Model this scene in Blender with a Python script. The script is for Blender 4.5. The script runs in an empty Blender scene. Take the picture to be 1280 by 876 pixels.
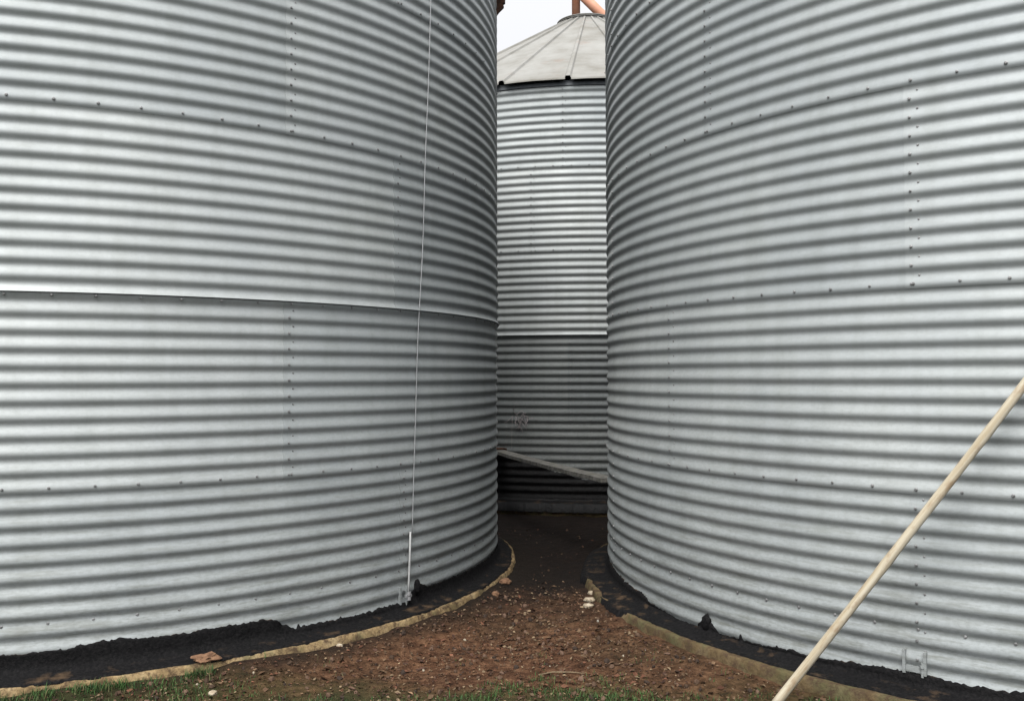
import bpy, bmesh, math, random
from mathutils import Vector, Matrix, noise, Euler

random.seed(7)
S = bpy.context.scene
COL = S.collection
PI = math.pi

# ------------------------------------------------------------------ camera
cam = bpy.data.cameras.new('camera')
camo = bpy.data.objects.new('camera', cam)
COL.objects.link(camo)
cam.sensor_width = 36.0
cam.lens = 1215.24 / 1280 * 36.0
cam.clip_start = 0.05
cam.clip_end = 2000
camo.matrix_world = (Matrix.Translation((0, 0, 1.8))
                     @ Matrix.Rotation(math.radians(90 + 1.4857), 4, 'X')
                     @ Matrix.Rotation(math.radians(-0.113), 4, 'Z'))
S.camera = camo

# ------------------------------------------------------------------ sky and sun (overcast)
SUN_EL, SUN_AZ = 55.0, 180.0 + 17.0        # azimuth clockwise from +Y; behind the camera, to the left
world = bpy.data.worlds.new('World')
S.world = world
world.use_nodes = True
wn, wl = world.node_tree.nodes, world.node_tree.links
wn.clear()
w_out = wn.new('ShaderNodeOutputWorld')
w_bg = wn.new('ShaderNodeBackground')
w_bg.inputs['Strength'].default_value = 0.065
sky = wn.new('ShaderNodeTexSky')
sky.sky_type = 'NISHITA'
sky.sun_disc = False
sky.sun_elevation = math.radians(SUN_EL)
sky.sun_rotation = math.radians(SUN_AZ)
sky.dust_density = 4.0
sky.air_density = 1.0
hs = wn.new('ShaderNodeHueSaturation')
hs.inputs['Saturation'].default_value = 0.10
# the cloud layer: an even overcast, brighter towards the zenith as overcast skies are
tc = wn.new('ShaderNodeTexCoord')
sep = wn.new('ShaderNodeSeparateXYZ')
mx = wn.new('ShaderNodeMath'); mx.operation = 'MAXIMUM'; mx.inputs[1].default_value = 0.0
ma = wn.new('ShaderNodeMath'); ma.operation = 'MULTIPLY_ADD'
ma.inputs[1].default_value = 5.6; ma.inputs[2].default_value = 6.0
cr = wn.new('ShaderNodeCombineColor')
tint = wn.new('ShaderNodeMix'); tint.data_type = 'RGBA'; tint.blend_type = 'MULTIPLY'
tint.inputs['Factor'].default_value = 1.0
tint.inputs['B'].default_value = (0.975, 0.985, 1.02, 1)
mixs = wn.new('ShaderNodeMix'); mixs.data_type = 'RGBA'; mixs.inputs['Factor'].default_value = 0.8
wl.new(tc.outputs['Generated'], sep.inputs[0])
wl.new(sep.outputs['Z'], mx.inputs[0])
wl.new(mx.outputs[0], ma.inputs[0])
for k in range(3):
    wl.new(ma.outputs[0], cr.inputs[k])
wl.new(cr.outputs[0], tint.inputs['A'])
wl.new(sky.outputs[0], hs.inputs['Color'])
wl.new(hs.outputs[0], mixs.inputs['A'])
wl.new(tint.outputs['Result'], mixs.inputs['B'])
wl.new(mixs.outputs['Result'], w_bg.inputs['Color'])
wl.new(w_bg.outputs[0], w_out.inputs[0])

sun = bpy.data.lights.new('sun', 'SUN')
sun.energy = 1.5
sun.angle = math.radians(45)
sun.color = (1.0, 0.975, 0.94)
suno = bpy.data.objects.new('sun', sun)
COL.objects.link(suno)
az = math.radians(SUN_AZ)
el = math.radians(SUN_EL)
to_sun = Vector((math.sin(az) * math.cos(el), math.cos(az) * math.cos(el), math.sin(el)))
suno.rotation_euler = to_sun.to_track_quat('Z', 'Y').to_euler()
suno.location = to_sun * 60

S.view_settings.view_transform = 'Standard'
S.view_settings.look = 'None'
S.view_settings.exposure = 1.12
S.view_settings.gamma = 1.0
S.render.engine = 'CYCLES'
S.cycles.max_bounces = 2
S.cycles.diffuse_bounces = 0
S.cycles.glossy_bounces = 1

# ------------------------------------------------------------------ material helpers
class NT:
    def __init__(self, name):
        self.m = bpy.data.materials.new(name)
        self.m.use_nodes = True
        self.t = self.m.node_tree
        self.b = self.t.nodes['Principled BSDF']
        self.out = self.t.nodes['Material Output']
    def n(self, kind, **kw):
        nd = self.t.nodes.new(kind)
        for k, v in kw.items():
            setattr(nd, k, v)
        return nd
    def l(self, a, b):
        self.t.links.new(a, b)
    def coords(self, scale=(1, 1, 1), which='Object'):
        c = self.n('ShaderNodeTexCoord')
        mp = self.n('ShaderNodeMapping')
        mp.inputs['Scale'].default_value = scale
        self.l(c.outputs[which], mp.inputs['Vector'])
        return mp.outputs[0]
    def worldpos(self, scale=(1, 1, 1)):
        c = self.n('ShaderNodeNewGeometry')
        mp = self.n('ShaderNodeMapping')
        mp.inputs['Scale'].default_value = scale
        self.l(c.outputs['Position'], mp.inputs['Vector'])
        return mp.outputs[0]
    def noise(self, vec, scale, detail=4, rough=0.55):
        nd = self.n('ShaderNodeTexNoise')
        nd.inputs['Scale'].default_value = scale
        nd.inputs['Detail'].default_value = detail
        nd.inputs['Roughness'].default_value = rough
        self.l(vec, nd.inputs['Vector'])
        return nd.outputs['Fac']
    def ramp(self, fac, stops):
        r = self.n('ShaderNodeValToRGB')
        e = r.color_ramp.elements
        while len(e) < len(stops):
            e.new(0.5)
        for el_, (p, c) in zip(e, stops):
            el_.position = p
            el_.color = (c[0], c[1], c[2], 1) if hasattr(c, '__len__') else (c, c, c, 1)
        self.l(fac, r.inputs[0])
        return r.outputs[0]
    def mix(self, fac, a, b, blend='MIX'):
        x = self.n('ShaderNodeMix', data_type='RGBA', blend_type=blend)
        for s, v in (('Factor', fac), ('A', a), ('B', b)):
            sock = [i for i in x.inputs if i.name == s and (i.type == 'RGBA' if s != 'Factor' else i.type == 'VALUE')][0]
            if hasattr(v, 'is_linked'):
                self.l(v, sock)
            elif s == 'Factor':
                sock.default_value = v
            else:
                sock.default_value = (v[0], v[1], v[2], 1)
        return [o for o in x.outputs if o.type == 'RGBA'][0]
    def mathn(self, op, a, b=None):
        x = self.n('ShaderNodeMath', operation=op)
        for i, v in enumerate((a, b)):
            if v is None:
                continue
            if hasattr(v, 'is_linked'):
                self.l(v, x.inputs[i])
            else:
                x.inputs[i].default_value = v
        return x.outputs[0]
    def bump(self, h, strength=0.3, dist=0.01):
        b = self.n('ShaderNodeBump')
        b.inputs['Strength'].default_value = strength
        b.inputs['Distance'].default_value = dist
        self.l(h, b.inputs['Height'])
        self.l(b.outputs[0], self.b.inputs['Normal'])
    def set(self, **kw):
        for k, v in kw.items():
            s = self.b.inputs[k.replace('_', ' ')]
            if hasattr(v, 'is_linked'):
                self.l(v, s)
            elif hasattr(v, '__len__'):
                s.default_value = (*v, 1)
            else:
                s.default_value = v

M = {}
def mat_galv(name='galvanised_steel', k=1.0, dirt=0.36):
    """weathered galvanised steel: dull zinc, faint spangle, vertical run-off streaks, splash dirt low down"""
    t = NT(name)
    info = t.n('ShaderNodeObjectInfo')
    pos = t.worldpos()
    spangle = t.n('ShaderNodeTexVoronoi')
    spangle.inputs['Scale'].default_value = 55
    t.l(pos, spangle.inputs['Vector'])
    sp = t.ramp(spangle.outputs['Color'], [(0.0, 0.92), (1.0, 1.05)])
    streak = t.noise(t.worldpos((5, 5, 0.55)), 1.6, 5, 0.6)
    st = t.ramp(streak, [(0.30, (0.80, 0.80, 0.78)), (0.56, (1, 1, 1))])
    cloud = t.ramp(t.noise(pos, 1.1, 4), [(0.3, (0.88, 0.89, 0.90)), (0.7, (1.04, 1.04, 1.03))])
    sheet = t.ramp(info.outputs['Random'], [(0.0, (0.82, 0.83, 0.84)), (1.0, (1.08, 1.07, 1.06))])
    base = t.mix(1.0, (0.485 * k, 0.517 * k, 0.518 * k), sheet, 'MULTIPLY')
    base = t.mix(1.0, base, cloud, 'MULTIPLY')
    base = t.mix(0.5, base, st, 'MULTIPLY')
    base = t.mix(0.2, base, sp, 'MULTIPLY')
    # fine grime specks and splash-back dirt that thins out with height
    sepz = t.n('ShaderNodeSeparateXYZ')
    t.l(pos, sepz.inputs[0])
    hgt = t.ramp(t.mathn('MULTIPLY', sepz.outputs['Z'], 0.36), [(0.05, 1.0), (0.30, 0.55), (0.75, 0.28)])
    gr = t.noise(t.worldpos((1, 1, 2.5)), 30, 6, 0.7)
    grm = t.ramp(gr, [(0.44, 0.0), (0.68, 1.0)])
    gfac = t.mathn('MULTIPLY', t.mathn('MULTIPLY', grm, hgt), dirt)
    base = t.mix(gfac, base, (0.105, 0.118, 0.10))
    # dirt caught in drawn-out horizontal smears on the lowest sheets
    sm = t.ramp(t.noise(t.worldpos((1.3, 1.3, 16)), 2.4, 7, 0.72), [(0.47, 0.0), (0.66, 1.0)])
    lowz = t.ramp(t.mathn('MULTIPLY', sepz.outputs['Z'], 0.36), [(0.02, 0.75), (0.20, 0.45), (0.55, 0.10)])
    base = t.mix(t.mathn('MULTIPLY', sm, lowz), base, (0.16, 0.165, 0.135))
    fine = t.ramp(t.noise(pos, 190, 3, 0.6), [(0.60, 0.0), (0.75, 0.35)])
    base = t.mix(fine, base, (0.2, 0.2, 0.19))
    t.set(Base_Color=base, Metallic=0.22)
    t.l(t.ramp(t.noise(pos, 3, 4), [(0.3, 0.50), (0.7, 0.62)]), t.b.inputs['Roughness'])
    wav = t.mathn('ADD', t.noise(t.worldpos((1, 1, 1)), 3.2, 2), t.mathn('MULTIPLY', t.noise(pos, 120, 3), 0.035))
    t.bump(wav, 0.07, 0.02)
    return t.m
M['galv'] = mat_galv()
M['galv_shaded'] = mat_galv('shaded_dirty_galvanised_steel', 0.62, 0.8)  # far bin's lower sheets: more dirt, plus shade put into the base colour

def mat_simple(name, c1, c2, scale, rough=0.8, metal=0.0, bump=0.3, dist=0.01, detail=5):
    t = NT(name)
    pos = t.worldpos()
    n = t.noise(pos, scale, detail, 0.6)
    t.set(Base_Color=t.ramp(n, [(0.32, c1), (0.68, c2)]), Roughness=rough, Metallic=metal)
    t.bump(t.noise(pos, scale * 2.5, 4), bump, dist)
    return t.m

M['bolt'] = mat_simple('bolt_steel', (0.20, 0.20, 0.20), (0.46, 0.46, 0.46), 60, 0.5, 0.6, 0.1)
M['zinc'] = mat_simple('zinc_hardware', (0.42, 0.43, 0.44), (0.62, 0.63, 0.64), 30, 0.42, 0.5, 0.1)
M['eave'] = mat_simple('shade_toned_eave_steel', (0.17, 0.19, 0.21), (0.28, 0.30, 0.32), 12, 0.75, 0.0, 0.1)  # slate tone carries the shadow under the roof edge
M['rust'] = mat_simple('rusty_iron', (0.05, 0.03, 0.022), (0.17, 0.075, 0.04), 25, 0.9, 0.1, 0.5)
M['orange'] = mat_simple('faded_orange_paint', (0.66, 0.29, 0.17), (0.74, 0.39, 0.26), 6, 0.6, 0.0, 0.1)
M['conduit'] = mat_simple('white_conduit', (0.42, 0.43, 0.42), (0.58, 0.58, 0.57), 20, 0.5, 0.0, 0.1)
M['cable'] = mat_simple('bare_cable', (0.50, 0.51, 0.52), (0.66, 0.67, 0.68), 30, 0.45, 0.4, 0.1)
M['stone'] = mat_simple('pale_stone', (0.24, 0.18, 0.11), (0.56, 0.48, 0.36), 45, 0.85)
M['brick'] = mat_simple('brick_rubble', (0.13, 0.065, 0.035), (0.30, 0.17, 0.095), 30, 0.9)
M['twig'] = mat_simple('dry_twig', (0.17, 0.12, 0.07), (0.30, 0.22, 0.13), 40, 0.85)
M['weed'] = mat_simple('dry_weed', (0.40, 0.36, 0.36), (0.58, 0.52, 0.52), 40, 0.9)

def mat_roof():
    t = NT('weathered_roof_steel')
    pos = t.worldpos()
    n = t.noise(pos, 1.6, 6, 0.65)
    c = t.ramp(n, [(0.3, (0.22, 0.21, 0.18)), (0.52, (0.31, 0.305, 0.28)), (0.72, (0.38, 0.377, 0.355))])
    r = t.ramp(t.noise(pos, 2.3, 5, 0.6), [(0.58, 0.0), (0.72, 0.45)])
    c = t.mix(r, c, (0.26, 0.185, 0.14))
    t.set(Base_Color=c, Metallic=0.15, Roughness=0.62)
    t.bump(t.noise(pos, 5, 4), 0.3, 0.02)
    return t.m
M['roof'] = mat_roof()

def mat_tar(name, k, rough, spec):
    t = NT(name)
    pos = t.worldpos()
    c = t.ramp(t.noise(pos, 60, 4), [(0.4, (0.006 * k, 0.006 * k, 0.0065 * k)), (0.7, (0.016 * k, 0.015 * k, 0.0155 * k))])
    dust = t.ramp(t.noise(t.worldpos((1, 1, 3)), 7, 6, 0.65), [(0.53, 0.0), (0.70, 0.7)])
    geo = t.n('ShaderNodeNewGeometry')
    sz = t.n('ShaderNodeSeparateXYZ')
    t.l(geo.outputs['Normal'], sz.inputs[0])
    up = t.ramp(sz.outputs['Z'], [(0.7, 0.0), (0.95, 1.0)])
    c = t.mix(t.mathn('MULTIPLY', dust, up), c, (0.13, 0.085, 0.05))
    t.set(Base_Color=c, Roughness=rough, Specular_IOR_Level=spec)
    t.bump(t.mathn('ADD', t.noise(pos, 28, 5, 0.65), t.mathn('MULTIPLY', t.noise(pos, 150, 3), 0.3)), 0.8, 0.015)
    return t.m
M['tar'] = mat_tar('black_tar_coating', 1.0, 0.8, 0.15)
M['tar_shade'] = mat_tar('black_tar_with_painted_shade', 1.0, 0.5, 0.35)  # far bin's tar, also standing in for the shade below the plank

def mat_concrete(name, f, mossy):
    t = NT(name)
    pos = t.worldpos()
    c = t.ramp(t.noise(pos, 9, 6, 0.65), [(0.28, tuple(f * q for q in (0.17, 0.115, 0.055))), (0.5, tuple(f * q for q in (0.36, 0.255, 0.13))), (0.72, tuple(f * q for q in (0.50, 0.385, 0.22)))])
    moss = t.ramp(t.noise(pos, 5.5, 5, 0.6), [(0.52 - mossy, 0.0), (0.66 - mossy, 0.65)])
    c = t.mix(moss, c, (0.115, 0.115, 0.055))
    dirt = t.ramp(t.noise(pos, 16, 6, 0.75), [(0.46, 0.0), (0.60, 0.9)])
    c = t.mix(dirt, c, (0.085, 0.055, 0.035))
    t.set(Base_Color=c, Roughness=0.92, Specular_IOR_Level=0.2)
    t.bump(t.noise(pos, 40, 6, 0.7), 0.8, 0.015)
    return t.m
M['concrete_tan'] = mat_concrete('tan_footing_concrete', 1.0, 0.0)
M['concrete_mossy'] = mat_concrete('mossy_footing_concrete', 0.42, 0.06)

def mat_soil():
    t = NT('bare_soil')
    pos = t.worldpos()
    c = t.ramp(t.noise(pos, 13, 8, 0.72), [(0.33, (0.030, 0.016, 0.010)), (0.48, (0.125, 0.064, 0.036)), (0.66, (0.27, 0.155, 0.09))])
    c2 = t.ramp(t.noise(pos, 2.0, 5, 0.6), [(0.35, (0.72, 0.68, 0.66)), (0.65, (1.1, 1.05, 1.0))])
    c = t.mix(1.0, c, c2, 'MULTIPLY')
    damp = t.ramp(t.noise(pos, 0.9, 4), [(0.45, 0.0), (0.62, 0.35)])
    c = t.mix(damp, c, (0.05, 0.042, 0.022))
    # shade of the gap painted into the soil: almost black deep between the bins
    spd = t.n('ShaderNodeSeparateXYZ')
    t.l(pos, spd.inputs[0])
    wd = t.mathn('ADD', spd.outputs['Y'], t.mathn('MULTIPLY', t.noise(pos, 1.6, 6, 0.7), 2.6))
    gap_shade = t.ramp(t.mathn('MULTIPLY', wd, 0.1), [(0.80, 0.0), (0.96, 1.0)])
    c = t.mix(t.mathn('MULTIPLY', gap_shade, 0.94), c, (0.013, 0.011, 0.010))
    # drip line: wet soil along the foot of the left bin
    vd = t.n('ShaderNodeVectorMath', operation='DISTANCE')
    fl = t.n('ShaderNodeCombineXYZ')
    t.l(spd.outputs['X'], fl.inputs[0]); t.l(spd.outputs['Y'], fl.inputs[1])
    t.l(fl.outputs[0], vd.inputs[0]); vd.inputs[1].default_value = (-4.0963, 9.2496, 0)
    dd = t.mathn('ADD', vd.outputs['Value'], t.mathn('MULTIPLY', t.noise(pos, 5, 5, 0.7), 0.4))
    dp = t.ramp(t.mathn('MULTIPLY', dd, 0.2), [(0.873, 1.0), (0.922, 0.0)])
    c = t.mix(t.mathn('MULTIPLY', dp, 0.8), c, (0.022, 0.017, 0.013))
    # farther from the trodden gap between the bins the yard is grassed over
    sp = t.n('ShaderNodeSeparateXYZ')
    t.l(pos, sp.inputs[0])
    wob = t.mathn('MULTIPLY', t.noise(pos, 0.8, 5), 1.6)
    edge = t.mathn('ADD', sp.outputs['Y'], t.mathn('SUBTRACT', wob, 0.55))
    g = t.ramp(t.mathn('MULTIPLY', edge, 0.1), [(0.555, 1.0), (0.60, 0.0)])
    c = t.mix(t.mathn('MULTIPLY', g, 0.75), c, (0.035, 0.052, 0.018))
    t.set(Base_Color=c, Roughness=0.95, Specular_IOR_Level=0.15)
    t.bump(t.mathn('ADD', t.noise(pos, 24, 7, 0.75), t.mathn('MULTIPLY', t.noise(pos, 90, 4), 0.4)), 0.9, 0.03)
    return t.m
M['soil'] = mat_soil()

def mat_field():
    t = NT('yard_turf')
    pos = t.worldpos()
    c = t.ramp(t.noise(pos, 0.35, 8, 0.7), [(0.3, (0.030, 0.044, 0.016)), (0.55, (0.055, 0.070, 0.026)), (0.72, (0.095, 0.075, 0.042))])
    t.set(Base_Color=c, Roughness=0.95, Specular_IOR_Level=0.15)
    t.bump(t.noise(pos, 12, 6), 0.8, 0.04)
    return t.m
M['field'] = mat_field()

def mat_pole():
    t = NT('weathered_pole_wood')
    v = t.coords((14, 14, 0.5))
    c = t.ramp(t.noise(v, 3, 5, 0.6), [(0.3, (0.42, 0.335, 0.21)), (0.55, (0.60, 0.535, 0.40)), (0.75, (0.68, 0.63, 0.50))])
    sp = t.ramp(t.noise(t.coords((1, 1, 0.4)), 26, 5), [(0.52, 0.0), (0.68, 0.55)])
    c = t.mix(sp, c, (0.30, 0.17, 0.08))
    t.set(Base_Color=c, Roughness=0.7)
    t.bump(t.noise(v, 6, 4), 0.35, 0.006)
    return t.m
M['pole'] = mat_pole()

def mat_attr(name, rough):
    t = NT(name)
    a = t.n('ShaderNodeAttribute', attribute_name='tone')
    t.set(Base_Color=a.outputs['Color'], Roughness=rough, Specular_IOR_Level=0.2)
    return t.m
M['leaf'] = mat_attr('leaf_litter', 0.85)
M['grass'] = mat_attr('grass_blades', 0.7)
M['pebble'] = mat_attr('pebbles', 0.9)

def mat_plank():
    t = NT('weathered_plank')
    v = t.worldpos((3, 3, 3))
    c = t.ramp(t.noise(v, 6, 5), [(0.3, (0.11, 0.105, 0.09)), (0.7, (0.32, 0.31, 0.28))])
    moss = t.ramp(t.noise(v, 3, 4), [(0.58, 0.0), (0.7, 0.6)])
    c = t.mix(moss, c, (0.16, 0.16, 0.06))
    t.set(Base_Color=c, Roughness=0.85)
    t.bump(t.noise(v, 20, 4), 0.5, 0.01)
    return t.m
M['plank'] = mat_plank()

# ------------------------------------------------------------------ object helpers
def mesh_from(name, verts, faces, mat, smooth=False):
    me = bpy.data.meshes.new(name)
    me.from_pydata(verts, [], faces)
    if mat is not None:
        me.materials.append(mat)
    if smooth:
        me.polygons.foreach_set('use_smooth', [True] * len(me.polygons))
    me.update()
    return me
def obj(name, me, parent=None, loc=(0, 0, 0), rot=(0, 0, 0)):
    o = bpy.data.objects.new(name, me)
    COL.objects.link(o)
    o.location = loc
    o.rotation_euler = rot
    if parent is not None:
        o.parent = parent
    return o
def tag(o, label=None, cat=None, group=None, kind=None):
    if label: o['label'] = label
    if cat: o['category'] = cat
    if group: o['group'] = group
    if kind: o['kind'] = kind
    return o
def tube(pts, rads, seg=12, caps=True):
    """tapered tube through points"""
    vs, fs = [], []
    pts = [Vector(p) for p in pts]
    up0 = None
    for i, p in enumerate(pts):
        d = (pts[min(i + 1, len(pts) - 1)] - pts[max(i - 1, 0)]).normalized()
        if up0 is None:
            up0 = Vector((0, 0, 1)) if abs(d.z) < 0.9 else Vector((1, 0, 0))
        a = d.cross(up0).normalized()
        b = d.cross(a).normalized()
        up0 = -b if b.length else up0
        up0 = a.cross(d).normalized()
        r = rads[i] if hasattr(rads, '__len__') else rads
        for k in range(seg):
            t = 2 * PI * k / seg
            vs.append(p + (a * math.cos(t) + b * math.sin(t)) * r)
    for i in range(len(pts) - 1):
        for k in range(seg):
            k2 = (k + 1) % seg
            fs.append((i * seg + k, i * seg + k2, (i + 1) * seg + k2, (i + 1) * seg + k))
    if caps:
        fs.append(tuple(range(seg - 1, -1, -1)))
        fs.append(tuple(range((len(pts) - 1) * seg, len(pts) * seg)))
    return [tuple(v) for v in vs], fs
def box(x0, x1, y0, y1, z0, z1, mtx=None):
    vs = [Vector((x, y, z)) for z in (z0, z1) for y in (y0, y1) for x in (x0, x1)]
    if mtx is not None:
        vs = [mtx @ v for v in vs]
    fs = [(0, 2, 3, 1), (4, 5, 7, 6), (0, 1, 5, 4), (2, 6, 7, 3), (0, 4, 6, 2), (1, 3, 7, 5)]
    return [tuple(v) for v in vs], fs
class MB:
    def __init__(self):
        self.v, self.f = [], []
    def add(self, vf):
        o = len(self.v)
        self.v += vf[0]
        self.f += [tuple(i + o for i in f) for f in vf[1]]
        return self
    def mesh(self, name, mat, smooth=False):
        return mesh_from(name, self.v, self.f, mat, smooth)

# ------------------------------------------------------------------ grain bins
R = 3.95
PITCH = 0.1016
AMP = 0.0077
SKEW = 0.20           # ribs skewed to widen the bright bands: long slope above the crest, shorter below
RING = PITCH * 11
NSHEET = 8
SHEET_A = 2 * PI / NSHEET
NBOLT = 104
def ang(a_deg):           # angle measured from the camera side, clockwise from above -> polar angle
    return math.radians(a_deg - 90)
def wall_r(zloc):
    p = 2 * PI * zloc / PITCH
    return R + AMP * math.cos(p + SKEW * (math.cos(p) - 1))

def sheet_mesh(name, seed, lip=-0.022, lip_out=0.0012, flare=0.0):
    """one corrugated wall sheet, 45 degrees wide; its lower edge laps over the sheet below"""
    rows = 11 * 12 + 6
    cols = 30
    z0, z1 = lip, RING + 0.004
    over = 0.055 / R
    vs, fs = [], []
    for i in range(rows + 1):
        z = z0 + (z1 - z0) * i / rows
        for j in range(cols + 1):
            a = -over + (SHEET_A + over) * j / cols
            u = (z - z0) / (z1 - z0)
            out = lip_out * (1 - u) + 0.0012 * (1 - j / cols)
            out += flare * max(0.0, 1 - (z - z0) / 0.028)
            wob = noise.noise(Vector((a * R * 0.8 + seed * 17.3, z * 1.4, seed))) * 0.0055
            wob *= math.sin(PI * u) * math.sin(PI * j / cols)
            r = wall_r(z) + out + wob
            zz = z + noise.noise(Vector((a * R * 0.9, seed * 5.1, z * 0.7))) * 0.002 * math.sin(PI * u)
            vs.append((r * math.cos(a), r * math.sin(a), zz))
    w = cols + 1
    for i in range(rows):
        for j in range(cols):
            fs.append((i * w + j, i * w + j + 1, (i + 1) * w + j + 1, (i + 1) * w + j))
    # folded edges give the steel its thickness at the lower lip and the lapped side
    k = len(vs)
    nmain = len(fs)
    for j in range(w):
        vs.append(vs[j])
    k2 = k
    k = len(vs)
    for j in range(w):
        x, y, z = vs[j]
        s = 1 - (0.0025 + lip_out + flare) / math.hypot(x, y)
        vs.append((x * s, y * s, z + 0.0004))
    for j in range(cols):
        fs.append((k + j, k + j + 1, k2 + j + 1, k2 + j))
    k2 = len(vs)
    for i in range(rows + 1):
        vs.append(vs[i * w])
    k = len(vs)
    for i in range(rows + 1):
        x, y, z = vs[i * w]
        s = 1 - 0.0014 / math.hypot(x, y)
        vs.append((x * s, y * s, z))
    for i in range(rows):
        fs.append((k + i, k2 + i, k2 + i + 1, k + i + 1))
    return mesh_from(name, vs, fs, M['galv'], True)

SHEETS = [sheet_mesh('wall_sheet', s) for s in (1, 2, 3)]
SHEET_PROUD = sheet_mesh('wall_sheet', 4, lip=0.008, lip_out=0.0105, flare=0.009)

def restyle(me, mat):
    c = me.copy()
    c.materials[0] = mat
    return c
SHEETS_SHADED = [restyle(m, M['galv_shaded']) for m in SHEETS]

def bolt_shape(rad=0.0070, h=0.0065, seg=7):
    """domed washer-and-head bolt along +X"""
    prof = [(rad * 1.25, 0.0), (rad * 1.2, h * 0.35), (rad * 0.85, h * 0.5), (rad * 0.7, h)]
    vs, fs = [], []
    for r, x in prof:
        for k in range(seg):
            t = 2 * PI * k / seg
            vs.append((x, r * math.cos(t), r * math.sin(t)))
    for i in range(len(prof) - 1):
        for k in range(seg):
            k2 = (k + 1) % seg
            fs.append((i * seg + k, i * seg + k2, (i + 1) * seg + k2, (i + 1) * seg + k))
    fs.append(tuple(range((len(prof) - 1) * seg, len(prof) * seg)))
    return vs, fs
BOLT = bolt_shape()

def add_bolt(mb, a, z, r, scale=1.0):
    c, s = math.cos(a), math.sin(a)
    o = len(mb.v)
    for x, y, zz in BOLT[0]:
        x, y, zz = x * scale + r, y * scale, zz * scale
        mb.v.append((x * c - y * s, x * s + y * c, z + zz))
    mb.f += [tuple(i + o for i in f) for f in BOLT[1]]

NPANEL = 28
EAVE_R, CAP_R = 4.04, 0.47
ROOF_RISE = 2.11
def roof_panel_mesh():
    """one roof panel: a flat tapering sheet with a raised hollow rib along one edge and a turned-down eave"""
    w = 2 * PI / NPANEL
    rib_h, rib_w = 0.030, 0.045
    vs, fs = [], []
    n = 10
    for i in range(n + 1):
        u = i / n
        r = EAVE_R + (CAP_R - EAVE_R) * u
        z = ROOF_RISE * u
        hw = rib_w * (0.5 + 0.5 * (1 - u))
        prof = [(0 - hw / r, 0.0), (0 - 0.55 * hw / r, rib_h), (0.55 * hw / r, rib_h), (hw / r, 0.0)]
        for a in (0.25, 0.5, 0.75):
            prof.append((w * a, 0.006 * math.sin(a * PI + i)))
        prof.append((w - hw / r * 0.8, 0.004))
        for a, h in prof:
            vs.append((r * math.cos(a), r * math.sin(a), z + h))
    m = 8
    for i in range(n):
        for j in range(m - 1):
            fs.append((i * m + j, i * m + j + 1, (i + 1) * m + j + 1, (i + 1) * m + j))
    k = len(vs)            # turned-down eave edge on the flat part
    for j in range(3, m):
        x, y, z = vs[j]
        vs.append((x * 1.001, y * 1.001, z - 0.022))
    for j in range(m - 4):
        fs.append((k + j, k + j + 1, 3 + j + 1, 3 + j))
    return mesh_from('roof_panel', vs, fs, M['roof'])
ROOF_PANEL = roof_panel_mesh()

def cap_meshes():
    def lathe(prof, seg=48):
        vs, fs = [], []
        for r, z in prof:
            for k in range(seg):
                t = 2 * PI * k / seg
                vs.append((r * math.cos(t), r * math.sin(t), z))
        for i in range(len(prof) - 1):
            for k in range(seg):
                k2 = (k + 1) % seg
                fs.append((i * seg + k, i * seg + k2, (i + 1) * seg + k2, (i + 1) * seg + k))
        fs.append(tuple(range((len(prof) - 1) * seg, len(prof) * seg)))
        return vs, fs
    collar = mesh_from('cap_collar', *lathe([(0.50, -0.04), (0.49, -0.01), (0.485, 0.020), (0.505, 0.024), (0.505, 0.040), (0.4, 0.042)]), M['roof'])
    lid = mesh_from('cap_lid', *lathe([(0.515, 0.044), (0.515, 0.056), (0.30, 0.085), (0.28, 0.087), (0.28, 0.10), (0.05, 0.10)]), M['roof'])
    return collar, lid
CAP_COLLAR, CAP_LID = cap_meshes()

def fn(x, y, z=0.0):
    return noise.noise(Vector((x, y, z)))

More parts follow.
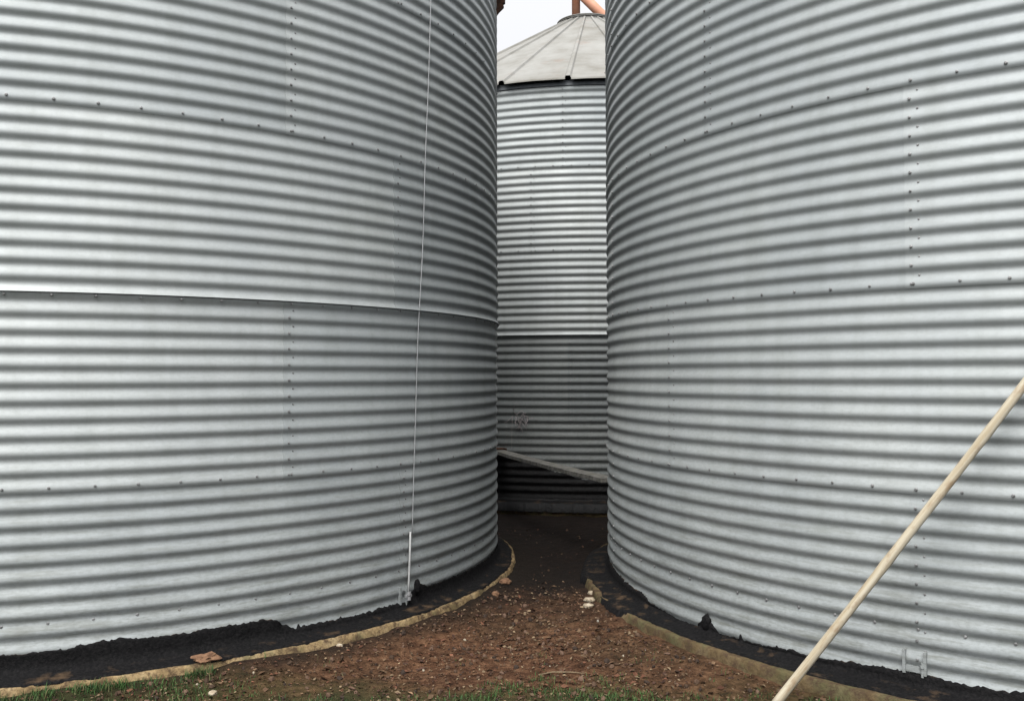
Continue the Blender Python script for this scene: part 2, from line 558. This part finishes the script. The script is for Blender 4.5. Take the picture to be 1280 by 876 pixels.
def tar_mesh(top_keys, seed, zring, drapes, r_out, nwall=2):
    """ragged hand-brushed tar: runs from a torn upper edge on the wall down over the footing"""
    def top(a):
        ks = top_keys
        if a <= ks[0][0]: z = ks[0][1]
        elif a >= ks[-1][0]: z = ks[-1][1]
        else:
            for (a0, z0), (a1, z1) in zip(ks, ks[1:]):
                if a0 <= a <= a1:
                    t = (a - a0) / (a1 - a0)
                    t = t * t * (3 - 2 * t)
                    z = z0 + (z1 - z0) * t
                    break
        x = math.radians(a) * R
        z += 0.010 * fn(x * 4, seed) + 0.010 * fn(x * 13, seed + 3) + 0.010 * fn(x * 33, seed + 5) + 0.007 * fn(x * 75, seed + 6)
        sp = fn(x * 21, seed + 9)
        if sp > 0.42: z += 0.03 * (sp - 0.42) / 0.3
        return max(z, 0.12)
    seg = 2400
    rows = []
    vs, fs = [], []
    for i in range(seg):
        a = -180 + 360 * i / seg
        x = math.radians(a) * R
        zt = top(a)
        prof = []
        def wr(z): return wall_r(z - zring)
        nz = lambda k, f: fn(x * f, seed + k)
        prof.append((wr(zt) + 0.0005, zt))
        prof.append((wr(zt) + 0.010, zt - 0.002))
        prof.append((wr(zt - 0.010) + 0.013, zt - 0.011))
        for q in range(1, nwall):
            zm = (zt - 0.011) + (0.132 - zt + 0.011) * q / nwall
            prof.append((wr(zm) + 0.012 + 0.003 * fn(x * 9, seed + 1, zm * 9), zm))
        prof.append((3.972 + 0.010 * nz(2, 7), 0.132 + 0.01 * nz(2.5, 11)))
        prof.append((4.012 + 0.015 * nz(3, 6), 0.116 + 0.008 * nz(3.5, 9)))
        ro = r_out + 0.016 * nz(4, 1.7) + 0.012 * nz(5, 9) + 0.008 * nz(6, 30)
        prof.append((0.5 * (4.012 + ro), 0.112 + 0.005 * nz(7, 12)))
        prof.append((ro - 0.010, 0.110 + 0.003 * nz(8, 20)))
        d = 0.0
        for (a0, a1) in drapes:
            if a0 < a < a1:
                d = min(1.0, (a - a0) / 3.0, (a1 - a) / 3.0)
                d = max(0.0, min(1.0, d + 0.45 * fn(x * 6, seed + 12) * (1 - abs(2 * d - 1)) + 0.2 * fn(x * 22, seed + 14)))
        prof.append((ro + d * 0.055, 0.104 - 0.008 * (1 - d) - 0.01 * d))
        prof.append((ro + d * 0.075, 0.093 - d * 0.10))
        ph = ang(a)
        for r, z in prof:
            vs.append((r * math.cos(ph), r * math.sin(ph), z))
    m = 8 + nwall
    for i in range(seg):
        i2 = (i + 1) % seg
        for j in range(m - 1):
            fs.append((i * m + j, i * m + j + 1, i2 * m + j + 1, i2 * m + j))
    return mesh_from('tar_seal', vs, fs, M['tar_shade' if nwall > 10 else 'tar'], True)

def foundation_mesh(r_out, seed, mat):
    """cast concrete ring beam with a chipped arris and rough side"""
    seg = 900
    prof = [(2.0, 0.098), (3.6, 0.098), (r_out - 0.03, 0.099), (r_out - 0.008, 0.098), (r_out, 0.088), (r_out + 0.008, 0.055), (r_out + 0.016, 0.02), (r_out + 0.02, -0.05), (r_out + 0.02, -0.35)]
    vs, fs = [], []
    m = len(prof)
    for i in range(seg):
        a = 2 * PI * i / seg
        for j, (r, z) in enumerate(prof):
            if j >= 2:
                s = a * R
                e = 0.018 * fn(s * 1.1, seed) + 0.010 * fn(s * 4, seed + 1, z * 6) + 0.007 * fn(s * 14, seed + 2, z * 18)
                chip = fn(s * 2.3, seed + 7)
                if chip > 0.35 and 3 <= j <= 5:
                    e -= 0.04 * (chip - 0.35)
                    z -= 0.03 * (chip - 0.35)
                r += e
                z += 0.004 * fn(s * 9, seed + 4) if j < 5 else 0
            vs.append((r * math.cos(a), r * math.sin(a), z))
    for i in range(seg):
        i2 = (i + 1) % seg
        for j in range(m - 1):
            fs.append((i * m + j, i * m + j + 1, i2 * m + j + 1, i2 * m + j))
    return mesh_from('foundation', vs, fs, mat, True)

def make_bin(label, cx, cy, zoff, z_seam1, seams, bolt_phase, tar_keys, drapes, r_tar, r_found, seed, foot_bolt_z, proud_ring=None, nwall=2):
    root = bpy.data.objects.new('grain_bin', None)
    COL.objects.link(root)
    root.location = (cx, cy, zoff)
    tag(root, label, 'grain bin', 'corrugated steel grain bins')
    z0 = z_seam1 - RING
    bolts = MB()
    for k in range(5):
        z = z0 + RING * k
        edge = ang(seams[k])
        for s in range(NSHEET):
            me = SHEETS[(s * 2 + k + seed) % 3]
            if seed == 3 and k < 2:      # the far bin's lower courses: dirtier steel, shade darkened into its colour
                me = SHEETS_SHADED[(s + k) % 3]
            if proud_ring == k:
                me = SHEET_PROUD
            obj('wall_sheet', me, root, (0, 0, z), (0, 0, edge + s * SHEET_A))
            # two staggered bolt columns where sheets lap
            for q in range(11):
                rr = random.random
                e = edge + s * SHEET_A
                add_bolt(bolts, e - 0.020 / R, z + PITCH * q + 0.004, wall_r(0) + 0.003, 0.9 + 0.2 * rr())
                add_bolt(bolts, e + 0.018 / R, z + PITCH * (q + 0.5), wall_r(PITCH / 2) + 0.002, 0.65 + 0.2 * rr())
    ph = math.radians(bolt_phase)
    for k in range(1, 6):
        for i in range(NBOLT):
            a = ang(bolt_phase + i * 360 / NBOLT) + random.uniform(-0.0008, 0.0008)
            dz = -0.008 if proud_ring == k else 0.006
            add_bolt(bolts, a, z0 + RING * k + dz + random.uniform(-.002, .002), wall_r(0) + 0.003, 0.9 + 0.25 * random.random())
    for i in range(NBOLT):
        a = ang(bolt_phase + i * 360 / NBOLT)
        add_bolt(bolts, a, foot_bolt_z, wall_r(foot_bolt_z - z0) + 0.002, 1.0 + 0.2 * random.random())
    tag(obj('bolts', bolts.mesh('bolts', M['bolt']), root), 'rows of dark bolt heads along the sheet laps', kind='stuff')
    obj('foundation', foundation_mesh(r_found, seed * 3.7, M['concrete_tan' if seed == 1 else 'concrete_mossy']), root)
    obj('tar_seal', tar_mesh(tar_keys, seed * 11.0, z0, drapes, r_tar, nwall), root)
    ztop = z0 + RING * 5
    # eave ring that closes the joint between wall and roof
    vs, fs = [], []
    n = 180
    for i in range(n):
        t = 2 * PI * i / n
        for r, z in ((R + 0.012, ztop - 0.055), (R + 0.014, ztop + 0.01), (R - 0.03, ztop + 0.03)):
            vs.append((r * math.cos(t), r * math.sin(t), z))
    for i in range(n):
        i2 = (i + 1) % n
        for j in range(2):
            fs.append((i * 3 + j, i * 3 + j + 1, i2 * 3 + j + 1, i2 * 3 + j))
    obj('eave_ring', mesh_from('eave_ring', vs, fs, M['eave'], True), root)
    return root, z0, ztop

def add_roof(root, ztop, first_rib):
    for i in range(NPANEL):
        obj('roof_panel', ROOF_PANEL, root, (0, 0, ztop + 0.02), (0, 0, ang(first_rib) + i * 2 * PI / NPANEL))
    c = obj('cap', CAP_COLLAR, root, (0, 0, ztop + 0.02 + ROOF_RISE))
    obj('lid', CAP_LID, c)

CL, CR, CB = (-4.0963, 9.2496), (4.7834, 8.2801), (1.30, 16.65)
left_keys = [(-30, .20), (0, .22), (12, .235), (18, .240), (22, .243), (24.2, .262), (26, .270), (30, .258), (33, .255), (36, .262), (39.5, .262), (40.6, .248), (41.6, .205), (42.8, .168), (44, .172), (47, .17), (50, .165), (52, .17), (56, .172), (57.5, .175), (58.6, .25), (59.8, .255), (60.8, .225), (64, .23), (70, .22), (90, .2)]
right_keys = [(-110, .2), (-90, .21), (-76, .19), (-72, .15), (-67, .122), (-63.9, .125), (-63.3, .165), (-62.7, .190), (-61.8, .195), (-61.2, .160), (-60.6, .128), (-57, .142), (-51, .158), (-45, .18), (-41.5, .192), (-37, .178), (-33.5, .182), (-20, .19)]
back_keys = [(-180, .25), (-60, .40), (-24, .76), (-21, .70), (-16, .61), (-10, .49), (-5, .40), (10, .38), (60, .28)]  # tar raised up to the plank line to paint the shade beneath it

bin_l, zl0, zlt = make_bin('large corrugated grain bin filling the left side, a thin cable down its wall', *CL, 0.0, 1.16,
    [57.0, 42.3, 56.0, 42.4, 56.0], 18.07, left_keys, [(-20, -12)], 4.10, 4.115, 1, 0.395, proud_ring=2)
bin_r, zr0, zrt = make_bin('large corrugated grain bin filling the right side, behind the leaning pole', *CR, 0.0, 1.175,
    [-40.7, -68.1, -40.8, -61.7, -40.8], -34.05, right_keys, [(-112, -88), (-82.0, -71.0)], 4.13, 4.165, 2, 0.424)
bin_b, zb0, zbt = make_bin('distant grain bin with grey conical roof seen in the gap between the two nearer bins', *CB, 0.05, 1.16,
    [-20, -7.5, -22, -15, -8.8], -7.5, back_keys, [(-178, 178)], 4.10, 4.12, 3, 0.395, proud_ring=2, nwall=48)
add_roof(bin_l, zlt, 3)
add_roof(bin_r, zrt, 5)
add_roof(bin_b, zbt, -8.0)

# ---- anchor straps at the foot of the two near bins (parts)
def anchor(root, a_deg, z, z0, w=0.05):
    mb = MB()
    rr = wall_r(z - z0)
    for s in (-1, 1):
        mtx = Matrix.Rotation(ang(a_deg) + s * w / R, 4, 'Z')
        mb.add(box(R - 0.002, R + 0.020, -0.008, 0.008, z - 0.06, z + 0.065, mtx))
    mtx = Matrix.Rotation(ang(a_deg), 4, 'Z')
    mb.add(box(R - 0.002, R + 0.013, -w, w, z - 0.05, z - 0.018, mtx))
    p = Matrix.Rotation(ang(a_deg), 4, 'Z')
    pts = [p @ Vector((R + 0.016, w * 0.75, z - 0.07)), p @ Vector((R + 0.016, w * 0.75, z + 0.01))]
    mb.add(tube(pts, 0.007, 8))
    mb.add(tube([p @ Vector((R + 0.016, w * 0.75, z - 0.02)), p @ Vector((R + 0.016, w * 0.75, z - 0.006))], 0.013, 6))
    return obj('anchor_bracket', mb.mesh('anchor_bracket', M['galv']), root)
anchor(bin_l, 56.6, 0.215, zl0, 0.035)
anchor(bin_r, -41.2, 0.245, zr0, 0.055)

# tar-smeared anchor stubs
def tar_blob(root, a_deg, z, h, w, seed):
    bm = bmesh.new()
    bmesh.ops.create_icosphere(bm, subdivisions=3, radius=1.0)
    mtx = Matrix.Rotation(ang(a_deg), 4, 'Z')
    for v in bm.verts:
        n = 1 + 0.28 * noise.noise(v.co * 1.7 + Vector((seed, 0, 0))) + 0.12 * noise.noise(v.co * 5 + Vector((0, seed, 0)))
        c = v.co * n
        v.co = mtx @ Vector((R + 0.012 + c.x * 0.025, c.y * w, z + c.z * h))
    me = bpy.data.meshes.new('tar_lump')
    bm.to_mesh(me); bm.free()
    me.materials.append(M['tar'])
    me.polygons.foreach_set('use_smooth', [True] * len(me.polygons))
    return obj('tar_lump', me, root)
tar_blob(bin_r, -62.3, 0.175, 0.055, 0.040, 1.3)
tar_blob(bin_l, 58.9, 0.245, 0.055, 0.032, 4.1)

# rusty eave bracket on the left bin, up where its side meets the sky
mb = MB()
p = Matrix.Rotation(ang(90.0), 4, 'Z')
prof = [(R - 0.01, 5.235), (R + 0.030, 5.29), (R + 0.075, 5.335), (R + 0.060, 5.36), (R + 0.088, 5.375), (R + 0.088, 5.57), (R - 0.01, 5.57)]
vs = [tuple(p @ Vector((r, s * 0.03, z))) for s in (-1, 1) for r, z in prof]
n = len(prof)
fs = [tuple(range(n)), tuple(range(2 * n - 1, n - 1, -1))] + [(i, i + n, (i + 1) % n + n, (i + 1) % n) for i in range(n)]
b = obj('eave_bracket', mesh_from('eave_bracket', vs, fs, M['rust']), bin_l)
tag(b, 'rusty bracket under the eave')

# ------------------------------------------------------------------ grounding cable on the left bin
gc = bpy.data.objects.new('grounding_cable', None)
COL.objects.link(gc)
gc.location = (CL[0] + R * math.cos(ang(57.3)), CL[1] + R * math.sin(ang(57.3)), 0.1)
tag(gc, 'thin pale cable running down the left bin into a white conduit', 'cable')
def on_left(a_deg, z, off):
    t = ang(a_deg)
    return Vector((CL[0] + (R + off) * math.cos(t), CL[1] + (R + off) * math.sin(t), z)) - gc.location
cpts = []
for i in range(40):
    u = i / 39
    z = 0.62 + (5.5 - 0.62) * u
    a = 57.75 + 3.3 * ((z - 0.62) / 3.7) + 0.10 * math.sin(z * 2.2) + 0.05 * math.sin(z * 5.1)
    cpts.append(on_left(a, z, AMP + 0.012 + 0.004 * math.sin(z * 3)))
obj('cable', mesh_from('cable', *tube(cpts, 0.0029, 8), M['cable'], True), gc)
kp = [on_left(57.55, 0.665, AMP + 0.016), on_left(57.42, 0.48, AMP + 0.017), on_left(57.25, 0.30, AMP + 0.017), on_left(57.18, 0.215, AMP + 0.018)]
obj('conduit', mesh_from('conduit', *tube(kp, [0.0072, 0.0078, 0.0078, 0.0085], 10), M['conduit'], True), gc)
mb = MB()
for z in (0.225, 0.19):
    c = on_left(57.18, z, AMP + 0.018)
    mb.add(tube([c + Vector((0, 0, -0.012)), c + Vector((0, 0, 0.012))], 0.019, 10))
c = on_left(57.18, 0.2075, AMP + 0.018)
mb.add(box(-0.03, 0.028, -0.010, 0.010, -0.01, 0.01, Matrix.Translation(c) @ Matrix.Rotation(ang(57) + PI / 2, 4, 'Z')))
obj('clamp', mb.mesh('clamp', M['zinc']), gc)

# ------------------------------------------------------------------ orange spout on top of the far bin
sp_root = bpy.data.objects.new('grain_spout', None)
COL.objects.link(sp_root)
ztopb = 0.05 + zbt + 0.02 + ROOF_RISE
sx, sy = 1.115, 16.60
sp_root.location = (sx, sy, ztopb + 0.06)
tag(sp_root, 'faded orange filling spout with a slanting pipe on the far bin roof', 'spout')
obj('upright_pipe', mesh_from('upright_pipe', *tube([(0, 0, 0.0), (0, 0, 1.5), (0, 0, 3.0)], 0.072, 16), M['orange'], True), sp_root)
obj('slanting_pipe', mesh_from('slanting_pipe', *tube([(-0.02, -0.02, 0.60), (0.40, -0.05, 0.16), (0.98, -0.10, -0.38)], 0.085, 16), M['orange'], True), sp_root)
obj('collar', mesh_from('collar', *tube([(0, 0, 0.56), (0, 0, 0.72)], 0.095, 16), M['rust'], True), sp_root)
obj('base_flange', mesh_from('base_flange', *tube([(0, 0, 0.0), (0, 0, 0.03)], 0.14, 16), M['rust'], True), sp_root)

# ------------------------------------------------------------------ pixel -> point on a level plane, used once to measure places
def px_plane(px, py, z):
    pitch = math.radians(1.4857)
    X, v = (px - 640) / 1215.24, -(py - 438) / 1215.24
    d = Vector((X, math.cos(pitch) - v * math.sin(pitch), math.sin(pitch) + v * math.cos(pitch)))
    t = (z - 1.8) / d.z
    return Vector((0, 0, 1.8)) + d * t

# ------------------------------------------------------------------ leaning pole
B0 = px_plane(962, 886, 0.015)
T0 = Vector((2.586, 4.90, 1.758))
B = B0
dirp = (T0 - B)
pts, rads = [], []
Lp = dirp.length * 1.24
for i in range(33):
    u = i / 32
    pts.append((0.018 * fn(u * 1.9, 3.1), 0.018 * fn(u * 1.9, 8.4), u * Lp))
    rads.append(0.0250 - 0.0015 * u + 0.0016 * fn(u * 8, 1.7) + (0.0025 if i in (12, 22) else 0))
pv, pf = tube(pts, rads, 18)
po = obj('leaning_pole', mesh_from('leaning_pole', pv, pf, M['pole'], True), None, B, dirp.to_track_quat('Z', 'Y').to_euler())
tag(po, 'long pale wooden pole leaning against the right bin', 'pole')

# ------------------------------------------------------------------ ground
def ground_z(x, y):
    z = 0.0 + 0.022 * fn(x * 0.7, y * 0.7) + 0.012 * fn(x * 2.3, y * 2.3, 3) + 0.013 * fn(x * 6, y * 6, 5) + 0.008 * fn(x * 15, y * 15, 8)
    dl = math.hypot(x - CL[0], y - CL[1]) - 4.13
    z += (0.062 + 0.022 * fn(x * 2.1, y * 2.1, 12)) * max(0.0, 1 - max(0.0, dl) / 0.45)
    dr = math.hypot(x - CR[0], y - CR[1]) - 4.19
    z += 0.035 * max(0.0, 1 - max(0.0, dr) / 0.4)
    z += 0.02 * max(0.0, 1 - abs(y - 6.5) / 1.5) * max(0.0, 1 - abs(x - 0.3) / 1.0)
    return z
def ground_mesh():
    vs, fs = [], []
    x0, x1, y0, y1 = -5.0, 5.0, 1.0, 13.5
    nx, ny = 260, 325
    for j in range(ny + 1):
        for i in range(nx + 1):
            x = x0 + (x1 - x0) * i / nx
            y = y0 + (y1 - y0) * j / ny
            e = min(1.0, (x - x0) / 0.6, (x1 - x) / 0.6, (y - y0) / 0.6, (y1 - y) / 0.6)
            vs.append((x, y, ground_z(x, y) * e - 0.03 * (1 - e)))
    for j in range(ny):
        for i in range(nx):
            fs.append((j * (nx + 1) + i, j * (nx + 1) + i + 1, (j + 1) * (nx + 1) + i + 1, (j + 1) * (nx + 1) + i))
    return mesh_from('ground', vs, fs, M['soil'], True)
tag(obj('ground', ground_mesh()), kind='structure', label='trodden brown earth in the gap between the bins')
s = 900
tag(obj('field', mesh_from('field', [(-s, -s, -0.026), (s, -s, -0.026), (s, s, -0.026), (-s, s, -0.026)], [(0, 1, 2, 3)], M['field'])), kind='structure', label='flat grassy yard around the bins')

def free(x, y, m=0.03):
    for (cx, cy), r in ((CL, 4.13), (CR, 4.19), (CB, 4.13)):
        if math.hypot(x - cx, y - cy) < r + m:
            return False
    return True

def toned(name, vs, fs, tones, mat, kind='stuff', label=None, smooth=False):
    me = mesh_from(name, vs, fs, mat, smooth)
    at = me.color_attributes.new('tone', 'FLOAT_COLOR', 'POINT')
    flat = []
    for t in tones:
        flat += [t[0], t[1], t[2], 1.0]
    at.data.foreach_set('color', flat)
    return tag(obj(name, me), label, kind=kind)

# leaf litter and crumbs of soil
rnd = random.Random(11)
vs, fs, tn = [], [], []
LT = [(0.17, 0.10, 0.06), (0.10, 0.06, 0.04), (0.27, 0.17, 0.10), (0.36, 0.26, 0.16), (0.13, 0.07, 0.05), (0.22, 0.10, 0.06)]
cnt = 0
while cnt < 11000:
    x, y = rnd.uniform(-3.6, 2.4), rnd.uniform(4.4, 11.5)
    if not free(x, y) or (y > 7.3 and rnd.random() > max(0.03, 1 - (y - 7.3) * 0.8)) or rnd.random() > 0.35 + 0.9 * (fn(x * 1.3, y * 1.3, 9) + 0.3):
        continue
    cnt += 1
    L = rnd.uniform(0.004, 0.014) * (1.9 if rnd.random() < 0.08 else 1)
    W = L * rnd.uniform(0.35, 0.8)
    t = rnd.uniform(0, 2 * PI)
    mt = Matrix.Translation((x, y, ground_z(x, y) + rnd.uniform(0.002, 0.010))) @ Matrix.Rotation(t, 4, 'Z') @ Matrix.Rotation(rnd.uniform(-0.7, 0.7), 4, 'X') @ Matrix.Rotation(rnd.uniform(-0.5, 0.5), 4, 'Y')
    k = len(vs)
    for q in ((-L, 0, 0), (0, -W, L * 0.25), (L, 0, L * 0.1), (0, W, L * 0.3)):
        vs.append(tuple(mt @ Vector(q)))
    fs += [(k, k + 1, k + 2), (k, k + 2, k + 3)]
    c = rnd.choice(LT)
    f = rnd.uniform(0.35, 0.85) * (1.5 if rnd.random() < 0.06 else 1)
    tn += [tuple(v * f for v in c)] * 4
toned('leaf_litter', vs, fs, tn, M['leaf'], label='brown leaf litter scattered over the bare earth')

# pebbles and clods
def pebble_unit():
    bm = bmesh.new()
    bmesh.ops.create_icosphere(bm, subdivisions=1, radius=1.0)
    v = [tuple(q.co) for q in bm.verts]
    f = [tuple(q.index for q in p.verts) for p in bm.faces]
    bm.free()
    return v, f
PU = pebble_unit()
vs, fs, tn = [], [], []
cnt = 0
while cnt < 1500:
    x, y = rnd.uniform(-3.6, 2.4), rnd.uniform(4.4, 11.5)
    if not free(x, y) or (y > 7.3 and rnd.random() > max(0.06, 1 - (y - 7.3) * 0.8)):
        continue
    cnt += 1
    r = 0.004 + 0.012 * rnd.random() ** 3
    pale = rnd.random() < 0.035
    if not pale: r *= 1.5
    mt = Matrix.Translation((x, y, ground_z(x, y) + r * 0.25)) @ Euler((rnd.uniform(0, 6), rnd.uniform(0, 6), rnd.uniform(0, 6))).to_matrix().to_4x4() @ Matrix.Diagonal((r, r * rnd.uniform(0.6, 1), r * rnd.uniform(0.45, 0.8), 1))
    k = len(vs)
    c = rnd.choice([(0.46, 0.40, 0.30), (0.40, 0.30, 0.2), (0.36, 0.33, 0.28)]) if pale else rnd.choice([(0.07, 0.045, 0.03), (0.12, 0.075, 0.05), (0.16, 0.10, 0.07), (0.05, 0.035, 0.027)])
    for v in PU[0]:
        n_ = 1 + 0.35 * fn(v[0] * 2 + cnt, v[1] * 2, v[2] * 2)
        vs.append(tuple(mt @ (Vector(v) * n_)))
        tn.append(c)
    fs += [tuple(i + k for i in f) for f in PU[1]]
toned('pebbles', vs, fs, tn, M['pebble'], label='small pebbles and clods of earth in the gap')

# grass
vs, fs, tn = [], [], []
def blade(x, y, h, w, lean, t, c):
    z = ground_z(x, y) - 0.004
    dx, dy = math.cos(t), math.sin(t)
    px, py = -dy * w, dx * w
    k = len(vs)
    m = 0.55
    vs.extend([(x - px, y - py, z), (x + px, y + py, z),
               (x - px * 0.7 + dx * lean * 0.35 * h, y - py * 0.7 + dy * lean * 0.35 * h, z + h * m),
               (x + px * 0.7 + dx * lean * 0.35 * h, y + py * 0.7 + dy * lean * 0.35 * h, z + h * m),
               (x + dx * lean * h, y + dy * lean * h, z + h)])
    fs.extend([(k, k + 1, k + 3, k + 2), (k + 2, k + 3, k + 4)])
    tn.extend([c] * 5)
GT = [(0.050, 0.115, 0.032), (0.070, 0.14, 0.04), (0.06, 0.13, 0.038), (0.08, 0.11, 0.04), (0.13, 0.125, 0.055), (0.035, 0.075, 0.028)]
cnt = tries = 0
while cnt < 60000 and tries < 400000:
    tries += 1
    x, y = rnd.uniform(-3.8, 2.6), rnd.uniform(3.2, 6.3)
    if not free(x, y, 0.0):
        continue
    # the sward thins out towards the gap
    edge = 5.47 + 0.32 * max(0.0, 1 - ((x - 0.35) / 0.75) ** 2) + 0.12 * fn(x * 2.3, 2.2) + 0.10 * fn(x * 6, 7.7)
    if x < -1.3: edge += 0.25 * min(1, (-1.3 - x) / 0.6)
    d = edge - y
    p = 1.0 if d > 0.25 else max(0.0, 0.25 + 3.0 * d)
    p *= max(0.05, min(1.0, 0.7 + 1.8 * fn(x * 4, y * 4, 4)))
    if d < 0:
        p = max(p, 0.06 * max(0.0, fn(x * 3, y * 3, 6) - 0.15) * 6 * max(0, 1 + d))
    if rnd.random() > p:
        continue
    cnt += 1
    c = rnd.choice(GT)
    f = rnd.uniform(0.7, 1.25)
    blade(x, y, rnd.uniform(0.012, 0.036) * (1.7 if rnd.random() < 0.07 else 1), rnd.uniform(0.0015, 0.003), rnd.uniform(0.1, 1.0), rnd.uniform(0, 2 * PI), tuple(v * f for v in c))
# sparse weeds along the footing of the left bin
for i in range(1500):
    a = ang(rnd.uniform(14, 34))
    r = 4.14 + abs(rnd.gauss(0, 0.05))
    x, y = CL[0] + r * math.cos(a), CL[1] + r * math.sin(a)
    if fn(x * 5, y * 5, 2) < -0.05: continue
    c = rnd.choice(GT)
    blade(x, y, rnd.uniform(0.02, 0.06), rnd.uniform(0.0018, 0.0035), rnd.uniform(0.1, 1.0), rnd.uniform(0, 2 * PI), c)
toned('grass', vs, fs, tn, M['grass'], label='patchy short green grass at the front edge of the bare earth')

# ------------------------------------------------------------------ single stones, brick bits and a twig
def rock(name, px, py, z, dims, mat, label, cat, seed, rz=0.0, sub=3, rough=0.3):
    if z is None:
        z = 0.0
        for _ in range(4):
            c = px_plane(px, py, z)
            z = ground_z(c.x, c.y) + dims[2] * 0.45
    c = px_plane(px, py, z)
    bm = bmesh.new()
    bmesh.ops.create_icosphere(bm, subdivisions=sub, radius=1.0)
    mtx = Matrix.Rotation(rz, 4, 'Z')
    for v in bm.verts:
        nrm = v.co.copy()
        f = 1 + rough * noise.noise(nrm * 1.4 + Vector((seed, seed * 2, 0))) + 0.4 * rough * noise.noise(nrm * 4 + Vector((0, seed, 0)))
        q = nrm * f
        q.z = max(q.z, -0.6)
        v.co = mtx @ Vector((q.x * dims[0], q.y * dims[1], q.z * dims[2]))
    me = bpy.data.meshes.new(name)
    bm.to_mesh(me); bm.free()
    me.materials.append(mat)
    o = obj(name, me, None, c)
    return tag(o, label, cat)
rock('stone', 735, 757, None, (0.042, 0.034, 0.020), M['stone'], 'lowest and widest of the three pale stones by the right footing', 'stone', 1.0)
rock('stone', 736, 750, None, (0.044, 0.034, 0.024), M['stone'], 'middle one of the three pale stones by the right footing', 'stone', 2.3)
rock('stone', 738, 741, None, (0.026, 0.022, 0.018), M['stone'], 'smallest, farthest of the three pale stones by the right footing', 'stone', 3.1)
rock('stone', 265, 865, None, (0.024, 0.02, 0.016), M['stone'], 'small pale stone in the grass near the left footing', 'stone', 4.2)
rock('stone', 424, 806, None, (0.022, 0.018, 0.012), M['stone'], 'small pale stone on dark soil just below the left footing', 'stone', 5.9)
rock('brick_fragment', 256, 821, 0.125, (0.070, 0.036, 0.028), M['brick'], 'orange brown rubble lump lying on the black tar of the left footing', 'rubble', 6.6, 0.3, rough=0.75)
rock('brick_fragment', 631, 727, None, (0.055, 0.035, 0.03), M['brick'], 'reddish brick piece on the ground beside the left footing', 'rubble', 7.4, 0.6)
rock('brick_fragment', 619, 742, None, (0.032, 0.03, 0.022), M['brick'], 'small brown brick crumb in front of the reddish brick piece', 'rubble', 8.8, 0.1)
tp = []
for qx, qy in ((672, 839), (690, 838), (712, 839), (730, 841)):
    q = px_plane(qx, qy, 0.02)
    tp.append(Vector((q.x, q.y, ground_z(q.x, q.y) + 0.012)))
c0 = tp[0].copy()
tw = obj('twig', mesh_from('twig', *tube([q - c0 for q in tp], [0.0045, 0.004, 0.004, 0.002], 7), M['twig'], True), None, c0)
tag(tw, 'dry pale twig lying on the bare earth in the foreground', 'twig')

# ------------------------------------------------------------------ plank laid level across the gap, and a dry wisp on the far bin
zpl = 0.83
A_, B_ = Vector((-0.265, 13.10, zpl)), Vector((0.92, 9.25, zpl))
pl_root = bpy.data.objects.new('plank', None)
COL.objects.link(pl_root)
pl_root.location = A_
tag(pl_root, 'grey weathered plank slanting low across the dark gap between the bins', 'plank')
dv = B_ - A_
Ln = dv.length
th = math.atan2(dv.y, dv.x)
vs, fs = [], []
n = 40
for i in range(n + 1):
    u = i / n
    w0 = 0.085 + 0.010 * fn(u * 9, 1.1) + 0.006 * fn(u * 30, 2.2)
    w1 = 0.085 + 0.010 * fn(u * 9, 4.1) + 0.006 * fn(u * 30, 5.2)
    zt = 0.004 * fn(u * 12, 6.6) - 0.03 * math.sin(PI * u) * 0.5
    for yy, zz in ((-w0, 0), (-w0, -0.038), (w1, -0.038), (w1, 0)):
        c, s_ = math.cos(th), math.sin(th)
        vs.append((u * Ln * c - yy * s_, u * Ln * s_ + yy * c, zz + zt))
for i in range(n):
    for j in range(4):
        j2 = (j + 1) % 4
        fs.append((i * 4 + j, i * 4 + j2, (i + 1) * 4 + j2, (i + 1) * 4 + j))
fs += [(3, 2, 1, 0), (n * 4, n * 4 + 1, n * 4 + 2, n * 4 + 3)]
obj('board', mesh_from('board', vs, fs, M['plank']), pl_root)
mb = MB()
mt = Matrix.Rotation(th, 4, 'Z')
mb.add(box(0.02, 0.30, -0.10, 0.10, 0.006, 0.014, mt))
mb.add(box(0.02, 0.30, -0.112, -0.10, -0.06, 0.014, mt))
mb.add(box(0.02, 0.30, 0.10, 0.112, -0.06, 0.014, mt))
tag(obj('end_strap', mb.mesh('end_strap', M['rust']), pl_root), 'rusty iron strap around the end of the plank')

w_c = Vector((0.105, 12.86, 1.22))
mb = MB()
rw = random.Random(5)
for i in range(16):
    p0 = Vector((rw.uniform(-0.10, 0.10), -0.01, rw.uniform(-0.03, 0.08)))
    ps = [p0]
    d = Vector((rw.uniform(-1, 1), rw.uniform(-0.25, 0.1), rw.uniform(-1, 0.5))).normalized()
    for k in range(5):
        d = (d + Vector((rw.uniform(-.6, .6), rw.uniform(-.25, .2), rw.uniform(-.7, .4)))).normalized()
        q = ps[-1] + d * rw.uniform(0.02, 0.05)
        q.y = min(q.y, 0.0)
        ps.append(q)
    mb.add(tube(ps, [0.0045, 0.0045, 0.004, 0.0035, 0.003, 0.002], 5))
mb.add(tube([(-0.10, -0.01, 0.05), (-0.105, -0.03, -0.05), (-0.11, -0.02, -0.20), (-0.11, -0.02, -0.38)], [0.003, 0.0025, 0.0025, 0.002], 5))
tag(obj('dry_wisp', mb.mesh('dry_wisp', M['weed']), None, w_c), 'pale tangled wisp of dry weed clinging to the far bin above the plank', 'weed')
